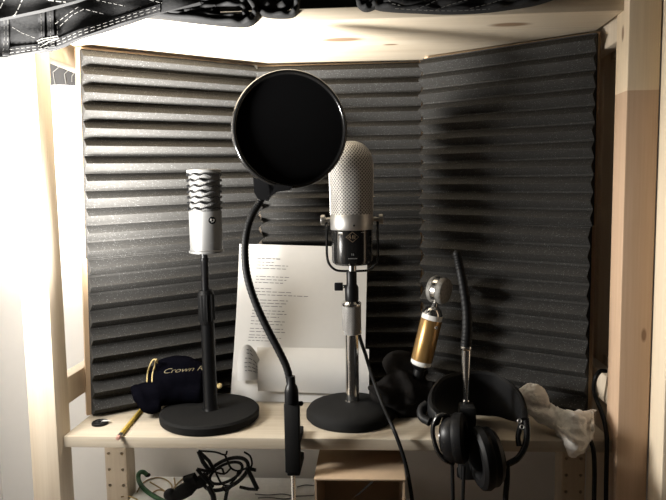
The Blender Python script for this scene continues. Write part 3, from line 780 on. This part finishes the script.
cup_pair(452, 438, -.058, (.93, -.25, .1), .036, .95)
cup_pair(489, 457, -.066, (-.97, -.20, -.10), .046, .88)
m = MB()
m.tube(spline([U(452, 458, -.062), U(452.5, 475, -.062), U(453, 500, -.062), U(453, 540, -.062)], 6), .0026, 10); m.tube(spline([U(451, 455, -.062), U(452, 464, -.062)], 4), .0042, 10)
m.build('cable', RUB, t)
MB().tube(spline([U(464, 466, -.05), U(463.5, 482, -.05), U(463, 500, -.05), U(462, 540, -.05)], 6), .0024, 10).build('cable', RUB, t)
MB().tube(spline([U(507, 463, -.062), U(507, 480, -.062), U(505.5, 500, -.062), U(505, 540, -.062)], 6), .0040, 10).build('strap', RUB, t)

# ------------------------------------------------------------------ sock
def slab(m, secs, n=4):
    """flattened tube through cross-sections given by upper/lower photo points and a depth"""
    rings = []
    for (a, b, Y, th) in secs:
        A, B = U(*a, Y), U(*b, Y); c = (A+B)/2; v = (A-B)/2*1.1
        rings.append([c + v*math.sin(2*PI*k/16) + Vector((0, -th*math.cos(2*PI*k/16), 0)) for k in range(16)])
    out = []
    for i in range(len(rings)-1):
        pass
    cols = [spline([r[k] for r in rings], n) for k in range(16)]
    m.loft([[cols[k][i] for k in range(16)] for i in range(len(cols[0]))], True)
m = MB()
slab(m, [((517, 394), (519, 399), .06, .004), ((523, 387), (526, 407), .055, .014), ((533, 385), (536, 414), .05, .018), ((543, 389), (546, 417), .05, .016), ((549, 398), (549, 411), .055, .006)])
slab(m, [((526, 404), (529, 414), .045, .008), ((538, 409), (538, 422), .035, .012), ((548, 410), (552, 428), .03, .012), ((560, 414), (562, 434), .02, .012)])
slab(m, [((544, 400), (546, 412), .06, .007), ((553, 405), (553, 426), .03, .013), ((562, 410), (563, 445), .006, .016), ((572, 412.5), (572, 456), -.006, .016), ((583, 412.5), (583, 450), .0, .015), ((592, 411), (592.5, 443), .01, .010)])
slab(m, [((556, 424), (557, 430), -.004, .006), ((568, 432), (569, 440), -.018, .008), ((580, 436), (580, 444), -.016, .008), ((588, 434), (588, 440), -.006, .005)])
o = m.build('sock', SOCK, None)
remesh(o, .0018, 2, .006, .011)
for v in o.data.vertices:
    if v.co.y > -.004: v.co.z = max(v.co.z, .0005)
base = UZ(548, 428, 0)
for v in o.data.vertices: v.co -= base
bvs = bvh_of(o, base)
t = thing('sock', 'crumpled white cotton sock hanging over the right end of the shelf edge', 'sock', base)
o.name = 'knit'; o.parent = t; WL[o.name] = base
g = MB()
g.tube(spline([hit(592, 412, bvs, .0), hit(592.3, 420, bvs, 0), hit(592.3, 430, bvs, 0), hit(592, 441, bvs, 0)], 6), [.0022+.0006*(k % 2) for k in range(19)], 8)
g.tube([U(591, 412, .012), U(594, 411, .01), U(596.5, 410.5, .01)], [.002, .0025, .001], 8); g.tube([U(592, 412, .012), U(593, 409.5, .01)], .0012, 6)
g.build('cuff_hem', SOCK, t)

# ------------------------------------------------------------------ things under the shelf
wc = -.222
t = thing('cabinet', 'white low cabinet below the shelf, cables lying on its top', 'cabinet', (-.16, .14, FZ))
MB().box((-.40, -.03, FZ), (.105, .315, wc-.02), .002).build('body', CABW, t)
MB().box((-.4185, -.05, wc-.02), (.115, .332, wc), .002).build('top', CABW, t)
# open cardboard box
xb0, xb1, yb0, yb1, zt0 = -.0235, .1105, -.034, .12, -.050
t = thing('cardboard_box', 'small open brown cardboard box on the white cabinet under the shelf edge', 'box', ((xb0+xb1)/2, yb0, wc))
th = .003
m = MB(); m.box((xb0, yb0, wc+.0004), (xb0+th, yb1, zt0)); m.box((xb1-th, yb0, wc+.0004), (xb1, yb1, zt0)); m.box((xb0, yb1-th, wc+.0004), (xb1, yb1, zt0)); m.box((xb0, yb0, wc+.0004), (xb1, yb1, wc+.0004+th))
m.build('carton', CARD, t)
MB().box((xb0-.001, yb0-.001, zt0), (xb1+.001, yb1, zt0+th), .0008).build('top_panel', CARD, t)
g = MB(); g.prism([U(353, 498, -.02), U(360, 494, -.015), U(374, 481.5, -.01), U(371, 481.5, -.01), U(362, 490, -.014)], (0, .001, 0)); g.build('plastic_strip', CHR, t)
# shock mount
t = thing('shock_mount', 'black spider shock mount with elastic webbing lying on the white cabinet', 'shock mount', UZ(228, 500, wc))
DY = .155; Ys = .06+DY
c_ = U(226, 474, Ys); n1 = Vector((.30, -.62, .72)).normalized()
def ell(c, n, R, k, n_=40):
    a = n.orthogonal().normalized(); b = n.cross(a); return [c+(a*math.cos(2*PI*i/n_)+b*math.sin(2*PI*i/n_))*R for i in range(n_)]
ring_a = [U(226+math.cos(a)*22-math.sin(a)*-3, 474+math.sin(a)*13-math.cos(a)*10, Ys-.02*math.sin(a)) for a in [2*PI*k/40 for k in range(40)]]
ring_b = [p*1 for p in [U(226+math.cos(a)*16+math.sin(a)*3, 473+math.sin(a)*8-math.cos(a)*7.5, Ys-.012*math.sin(a)+.006) for a in [2*PI*k/40 for k in range(40)]]]
MB().tube(ring_a, .0037, 8, closed=True).build('outer_ring', BLK, t)
MB().tube(ring_b, .003, 8, closed=True).build('inner_ring', BLK, t)
m = MB()
def legs(pts, r=.0026): m.tube([U(x, y, Y+DY) for x, y, Y in pts], r*1.17, 8)
legs([(198.5, 451, .075), (203, 462, .07), (211, 473, .06)], .0036); legs([(198.5, 451, .075), (209, 461, .07), (214, 470, .065)], .003)
legs([(197, 469, .045), (204, 478, .045), (213, 487, .05)], .003); legs([(197, 469, .045), (206, 471, .05), (212, 471, .055)])
legs([(247, 468, .05), (252, 478, .045), (257.5, 489.5, .04)], .0036); legs([(257.5, 489.5, .04), (249, 489, .045), (240, 487, .05)]); legs([(247, 468, .05), (255, 470, .055), (256, 470, .055)], .003)
legs([(208, 486, .035), (213, 495, .03), (215, 506, .03)], .0045); legs([(228, 486, .035), (226, 496, .03), (224, 506, .03)], .003)
legs([(222, 487, .03), (226, 491, .03), (233, 484, .03)], .003)
m.build('arm', BLK, t)
m = MB()
for pts in ([(198.5, 451, .075), (215, 452, .075), (225, 455, .075), (227, 451, .08)], [(225, 455, .075), (228, 462, .07), (231, 468, .06), (238, 471, .055), (247, 468, .05)],
            [(231, 468, .06), (224, 474, .055), (212, 471, .055)], [(224, 474, .055), (221, 468, .06), (211, 473, .06)], [(216, 473, .05), (222, 484, .045), (231, 486, .045)], [(238, 471, .055), (236, 478, .05), (230, 484, .045)],
            [(244, 452, .07), (250, 456, .07), (252, 464, .065), (249, 470, .06)]):
    m.tube(spline([U(p[0], p[1], p[2]+DY) for p in pts], 3), .0020, 6)
m.build('elastic_web', RUB, t)
m = MB(); m.tube(spline([U(207, 476, .21), U(200, 482, .205), U(192, 486, .20), U(182, 492, .195), U(172, 497, .19)], 5), [.0095, .0115, .0095, .0145, .0135, .0105], 14)
m.tube([U(184, 479, .20), U(193, 477, .20), U(196, 483, .202)], [.006, .009, .009], 10)
o = m.build('swivel_joint', BLKM, t)
m = MB(); q = U(171, 495, .19); m.sphere(q, .0145, (1, .6, .9)); m.build('swivel_knob', BLK, t)
# green cable
gp = [U(147.5, 475, .312), U(143, 472, .31), U(139, 473.5, .308)] + [UZ(x, y, wc+.0046) for x, y in ((138.5, 480), (142, 487), (149, 493.5), (158, 499), (168, 504), (180, 509))]
t = thing('green_cable', 'thick green cable curling over the left corner of the white cabinet', 'cable', UZ(140, 490, wc))
MB().tube(spline([p if p.z > wc+.006 else Vector((p.x, p.y, wc+.006)) for p in gp], 8), .0046, 12).build('jacket', GREEN, t)
q = gp[0]; MB().sphere(q, .0055, (1.2, .9, .8)).build('plug', RUB, t)
# tan wire loops
def wire(pts): return spline([UZ(x, y, wc+.0018) for x, y in pts], 7)
m = MB()
for pts in ([(137, 492), (142, 484), (150, 479), (160, 477.7), (168, 481), (172, 487), (168, 496), (162, 503)], [(150, 482), (160, 488), (168, 494), (170, 501)], [(152, 493), (158, 490), (164, 491), (168, 495)], [(121, 497), (128, 496), (136, 499), (140, 503)], [(183, 478.5), (178, 483), (174, 488), (171, 494)], [(174, 478), (175, 484), (176, 490)]):
    m.tube(wire(pts), .0014, 6)
o = m.build('thin_wire', TAN, None, UZ(160, 490, wc)); tag(o, 'loose loops of thin tan wire spread on the white cabinet top', 'wire')
m = MB()
for pts in ([(255, 494), (268, 495), (282, 494), (296, 496), (314, 495.5)], [(258, 498), (270, 497.5), (285, 499), (297, 496.5)], [(297, 487), (305, 485), (314, 485.5)]):
    m.tube(wire(pts), .0011, 6)
o = m.build('thin_wire', INKD, None, UZ(285, 496, wc)); tag(o, 'thin dark wires on the cabinet top left of the cardboard box', 'wire')

# ------------------------------------------------------------------ cables at the right end
c1 = [U(603, 396, .10), U(597, 390, .07), U(594, 381, .045), U(598, 374, .03), U(605, 372, .03)]
m = MB().tube(spline([U(606, 371, .06), U(600, 371.5, .055), U(595.5, 378, .05), U(594, 388, .055), U(596, 398, .06), U(600, 408, .05), U(604.5, 422, .02), U(606.5, 434, .0), U(607, 446, -.008), U(606.5, 462, -.008), U(606, 500, -.01), U(606, 530, -.01)], 8), .0034, 10)
o = m.build('black_cable', RUB, None, U(606, 530, -.01)); tag(o, 'black cable looped round the right frame rail and hanging past the shelf end', 'cable')
m = MB().tube(spline([U(590, 440, .0), U(592.5, 446, -.009), U(594, 456, -.010), U(594.5, 475, -.010), U(594, 500, -.012), U(594, 530, -.012)], 8), .0034, 10)
o = m.build('black_cable', RUB, None, U(594, 530, -.012)); tag(o, 'black cable hanging straight down from under the white sock', 'cable')

# ------------------------------------------------------------------ quilted moving blanket over the top shelf
t = thing('moving_blanket', 'black quilted moving blanket with pale stitching, draped over the top shelf', 'blanket', (-.1, .05, .641), 'quilted blankets')
def drape(bot, x0, x1, top, Y, th, amp, nx=70, ny=16):
    rows = []
    for i in range(ny+1):
        v = i/ny; row = []
        for j in range(nx+1):
            x = x0+(x1-x0)*j/nx; b = interp(bot, x); y = b+(top-b)*v
            w = amp*(math.sin(x*.13+v*2)*.5+math.sin(x*.047+v*4+1)*.7+math.sin(y*.3+x*.02)*.3)
            row.append(U(x, y, Y+w-.008*(1-v)**3))
        rows.append(row)
    return rows
bot = [(-60, 60), (0, 57), (8, 57), (12, 54.5), (50, 49.5), (62, 46), (80, 38), (120, 24), (150, 15), (175, 9), (200, 2)]
r1 = drape(bot, -60, 200, -40, -.045, .006, .004)
MB().sheet(r1, .006).build('hanging_flap', QUILT, t, sharp=60)
bot2 = [(-60, 27), (0, 18.5), (40, 10), (75, 1), (95, -6), (130, -14)]
r2 = drape(bot2, -60, 130, -60, -.068, .012, .004)
MB().sheet(r2, .006).build('upper_fold', QUILT, t, sharp=60)
def bvh_rows(mesh_rows):
    V = [p for r in mesh_rows for p in r]; nc = len(mesh_rows[0])
    return BVHTree.FromPolygons(V, [(i*nc+j, i*nc+j+1, (i+1)*nc+j+1, (i+1)*nc+j) for i in range(len(mesh_rows)-1) for j in range(nc-1)])
B1, B2 = bvh_rows(r1), bvh_rows(r2)
def path_on(B, pts, n=6, Yd=-.05):
    out = []
    for a, b in zip(pts, pts[1:]):
        for k in range(n): out.append(hit(a[0]+(b[0]-a[0])*k/n, a[1]+(b[1]-a[1])*k/n, B, .0046, Yd))
    out.append(hit(*pts[-1], B, .0046, Yd)); return out
# bindings (tape strips) on the flap: hem, two vertical seams
g = MB()
def tape(up_, lo_, n=24):
    rows = []
    for e in (lo_, up_):
        pts = []
        for k in range(n+1):
            f = k/n*(len(e)-1); i = min(len(e)-2, int(f)); a, b = e[i], e[i+1]; q = f-i
            pts.append(hit(a[0]+(b[0]-a[0])*q, a[1]+(b[1]-a[1])*q, B1, .0022, -.05))
        rows.append(pts)
    g.sheet(rows, .0018)
tape([(8, 47), (40, 44), (58, 38), (80, 29), (120, 16), (160, 4)], [(8, 56), (40, 50.5), (60, 46), (80, 37.5), (120, 23.6), (160, 12)])
tape([(38, 14), (39, 30), (40, 50)], [(45, 12), (45, 30), (46, 49)])
tape([(47, 12), (48, 30), (48, 48)], [(54, 10), (54, 28), (56, 47)])
tape([(1, 20), (2, 36), (3, 56)], [(9, 19), (9.5, 36), (10, 56)])
g.build('binding_tape', simple('binding tape', (.012, .012, .0125), .9, 0, .3, 400), t)
g = MB()
for pts in ([(10, 49.5), (40, 46), (58, 41), (80, 31.5), (120, 18), (158, 6.5)], [(10, 53), (40, 49), (60, 43.5), (80, 34.5), (120, 21), (160, 9)]): g.dashes(path_on(B1, pts), .0003, .0055, .0035)
for pts in ([(41, 14), (41.5, 30), (43, 48)], [(50, 12), (50.5, 28), (51, 46)], [(4, 20), (4.5, 36), (3.5, 50)], [(8, 20), (8, 36), (7, 50)], [(57, 20), (57.5, 32), (58, 40)]): g.dashes(path_on(B1, pts), .00032, .005, .003)
for pts in ([(12, 27), (22, 33), (35, 38)], [(60, 26), (72, 15), (84, 9), (104, 14)], [(55, 24), (68, 14), (78, 7)], [(96, 0), (110, 3), (125, 6)], [(150, 0), (162, 3)]): g.dashes(path_on(B1, pts), .00032, .006, .003)
for pts in ([(37, 41), (41, 39), (58, 36)], [(38, 43), (46, 40), (59, 38)], [(40, 47), (48, 42), (57, 39)]): g.tube(path_on(B1, pts), .0006, 6)
g.build('stitching', THREAD, t)
g = MB()
for pts in ([(14, 16), (18, 9), (22, 0), (24, -6)], [(48, 0), (60, 1.5), (66, 2)], [(0, 8), (4, 0), (6, -6)], [(30, -2), (48, -3)]): g.dashes(path_on(B2, pts, 6, -.075), .0007, .008, .003)
g.build('stitching', THREAD, t)
# rolled layers
def ribbon(pts, thick, y0, y1, name, n=6, mat=QUILT, wob=.003):
    y0 = y0*.6
    P = spline([U(x, y-3, y0) for x, y in pts], n); m = MB(); rings = []
    nn_ = []
    for i, p in enumerate(P):
        T = P[min(i+1, len(P)-1)]-P[max(i-1, 0)]; T.y = 0; T.normalize(); nn_.append(Vector((-T.z, 0, T.x)))
    for k, (yo, sh) in enumerate(((0.004, .3), (.0015, .8), (0, 1), (.0, 1), (.0, 1))):
        pass
    front = lambda f, off: [P[i] + nn_[i]*off*thick/2*f + Vector((0, 0, 0)) for i in range(len(P))]
    # cross-section loop for each station: rounded front edge, then back
    secs = []
    for i, p in enumerate(P):
        w = wob*math.sin(i*.9)
        loop = []
        for k in range(7):
            a = -PI/2+PI*k/6; loop.append(p + nn_[i]*math.sin(a)*thick/2 + Vector((0, -math.cos(a)*thick/2+w, 0)))
        loop.append(p+nn_[i]*thick/2+Vector((0, y1-y0, 0))); loop.append(p-nn_[i]*thick/2+Vector((0, y1-y0, 0)))
        secs.append(loop)
    m.loft(secs, True); return m.build(name, mat, t, sharp=60)
ribbon([(85, 20), (110, 14), (150, 15.5), (190, 20), (225, 23.5), (243, 24), (252, 20), (255, 12), (251, 4), (243, -6), (235, -16)], .0075, -.038, -.0015, 'rolled_layer')
ribbon([(150, 13), (175, 14.5), (205, 17), (230, 18.5), (242, 17.5), (245, 12.5), (240, 7.5), (225, 6.5), (205, 9.5), (185, 13)], .0055, -.034, -.0015, 'rolled_layer')
ribbon([(95, 14), (130, 8), (165, 5), (200, 2), (235, -1), (246, 6)], .007, -.03, -.0015, 'rolled_layer')
ribbon([(160, 10), (180, 8), (200, 6), (214, 8), (215, 12.5), (205, 14), (185, 12.5), (170, 12)], .005, -.03, -.0015, 'rolled_layer')
ribbon([(256, 12), (266, 15.5), (282, 16.5), (293, 14.5), (296, 7), (297.5, -3), (300, -12)], .0065, -.03, -.0015, 'rolled_layer')
ribbon([(258, 6), (270, 8), (284, 8), (289, 2), (291, -8)], .012, -.02, -.0015, 'rolled_layer')
ribbon([(262, -4), (280, -4), (300, -10)], .02, -.016, -.0015, 'rolled_layer')
ribbon([(358, -2), (360, 6), (366, 9.5), (374, 7), (380, 1), (384, -8)], .0075, -.028, -.0015, 'rolled_layer')
ribbon([(372, 1), (376, 6.5), (390, 9), (420, 10.5), (450, 11.5), (485, 10), (510, 7), (535, 3), (552, -2), (570, -8)], .008, -.03, -.0015, 'rolled_layer')
ribbon([(376, 2), (400, 5), (450, 6), (500, 3), (540, -6)], .014, -.024, -.0015, 'rolled_layer')
ribbon([(372, -8), (420, -5), (480, -6), (540, -12)], .016, -.02, -.0015, 'rolled_layer')
for grp in (((([(160, 2), (185, 6), (200, 4)]), -.0265),), (([(388, 0), (392, 4), (400, 6)], -.0265), ([(395, 9), (425, 11), (455, 11.5), (490, 9.5)], -.0245)), (([(415, 10), (428, 5), (440, -1)], -.0245),), (([(436, 10.5), (450, 5), (468, 0)], -.0245),), (([(470, 9), (490, 4), (505, -1)], -.0245),)):
    g = MB()
    for pts, Y in grp: g.dashes([U(x, y-.5, Y) for x, y in pts], .00042, .005, .003)
    g.build('stitching', THREAD, t)
m = MB()
m.tube(spline([(-.40, .16, .69), (-.2, .15, .685), (0, .15, .68), (.2, .15, .68), (.36, .17, .68)], 6), [.03, .05, .045, .045, .04, .02], 16)
m.tube(spline([(-.30, .08, .69), (-.1, .085, .675), (.05, .09, .675), (.2, .09, .68)], 6), [.02, .035, .034, .034, .02], 16)
o = m.build('folded_pile', QUILT, t); 
# the far piece of blanket behind the left frame
t = thing('moving_blanket', 'end of a grey quilted blanket hanging behind the top rail of the left frame', 'blanket', (-.53, .33, .6), 'quilted blankets')
rows = []
for i in range(11):
    v = i/10; row = []
    for j in range(15):
        u = j/14; x = 36+46*u; y = 86-1.5*math.sin(u*PI)+(20-86)*v
        row.append(U(x, y, .322+.004*math.sin(u*9+v)))
    rows.append(row)
QG = simple('grey quilted cloth', (.026, .025, .0245), .9, 0, .4, 200)
MB().sheet(rows, .006).build('hanging_end', QG, t)
B3 = bvh_rows(rows); g = MB()
for pts in ([(55, 84), (53, 72), (60, 66), (66, 61)], [(66, 84), (64.5, 74), (70, 68), (76, 64)], [(72, 82), (72, 76), (76, 70)], [(48, 62), (53, 60)]): g.tube(path_on(B3, pts, 6, .31), .0009, 6)
g.build('stitching', THREAD, t)

# ------------------------------------------------------------------ light
def look(o, d): o.rotation_euler = Vector(d).to_track_quat('-Z', 'Y').to_euler()
LP = (-.45, -.16, .27)
l = bpy.data.lights.new('work lamp', 'SPOT'); l.energy = 165; l.color = (1, .972, .925); l.spot_size = math.radians(132); l.spot_blend = 1.0; l.shadow_soft_size = .058
lo_ = bpy.data.objects.new('work lamp', l); C.objects.link(lo_); lo_.location = LP; look(lo_, (.06, .64, .75))
l = bpy.data.lights.new('work lamp spill', 'POINT'); l.energy = 9.2; l.color = (1, .972, .925); l.shadow_soft_size = .058
lo_ = bpy.data.objects.new('work lamp spill', l); C.objects.link(lo_); lo_.location = LP
l = bpy.data.lights.new('added side fill', 'SPOT'); l.energy = 25; l.color = (1, .972, .925); l.spot_size = math.radians(72); l.spot_blend = 1; l.shadow_soft_size = .058  # extra beam added at the lamp position to brighten the sock and right shelf end
lo_ = bpy.data.objects.new('added side fill', l); C.objects.link(lo_); lo_.location = LP; look(lo_, (1, .06, -.17))
w = bpy.data.worlds.new('room light'); bpy.context.scene.world = w; w.use_nodes = True
bg = w.node_tree.nodes['Background']; bg.inputs[0].default_value = (1, .9, .8, 1); bg.inputs[1].default_value = .022
vs = bpy.context.scene.view_settings
vs.view_transform = 'Standard'; vs.look = 'None'; vs.gamma = 1; vs.use_curve_mapping = False; vs.exposure = 0
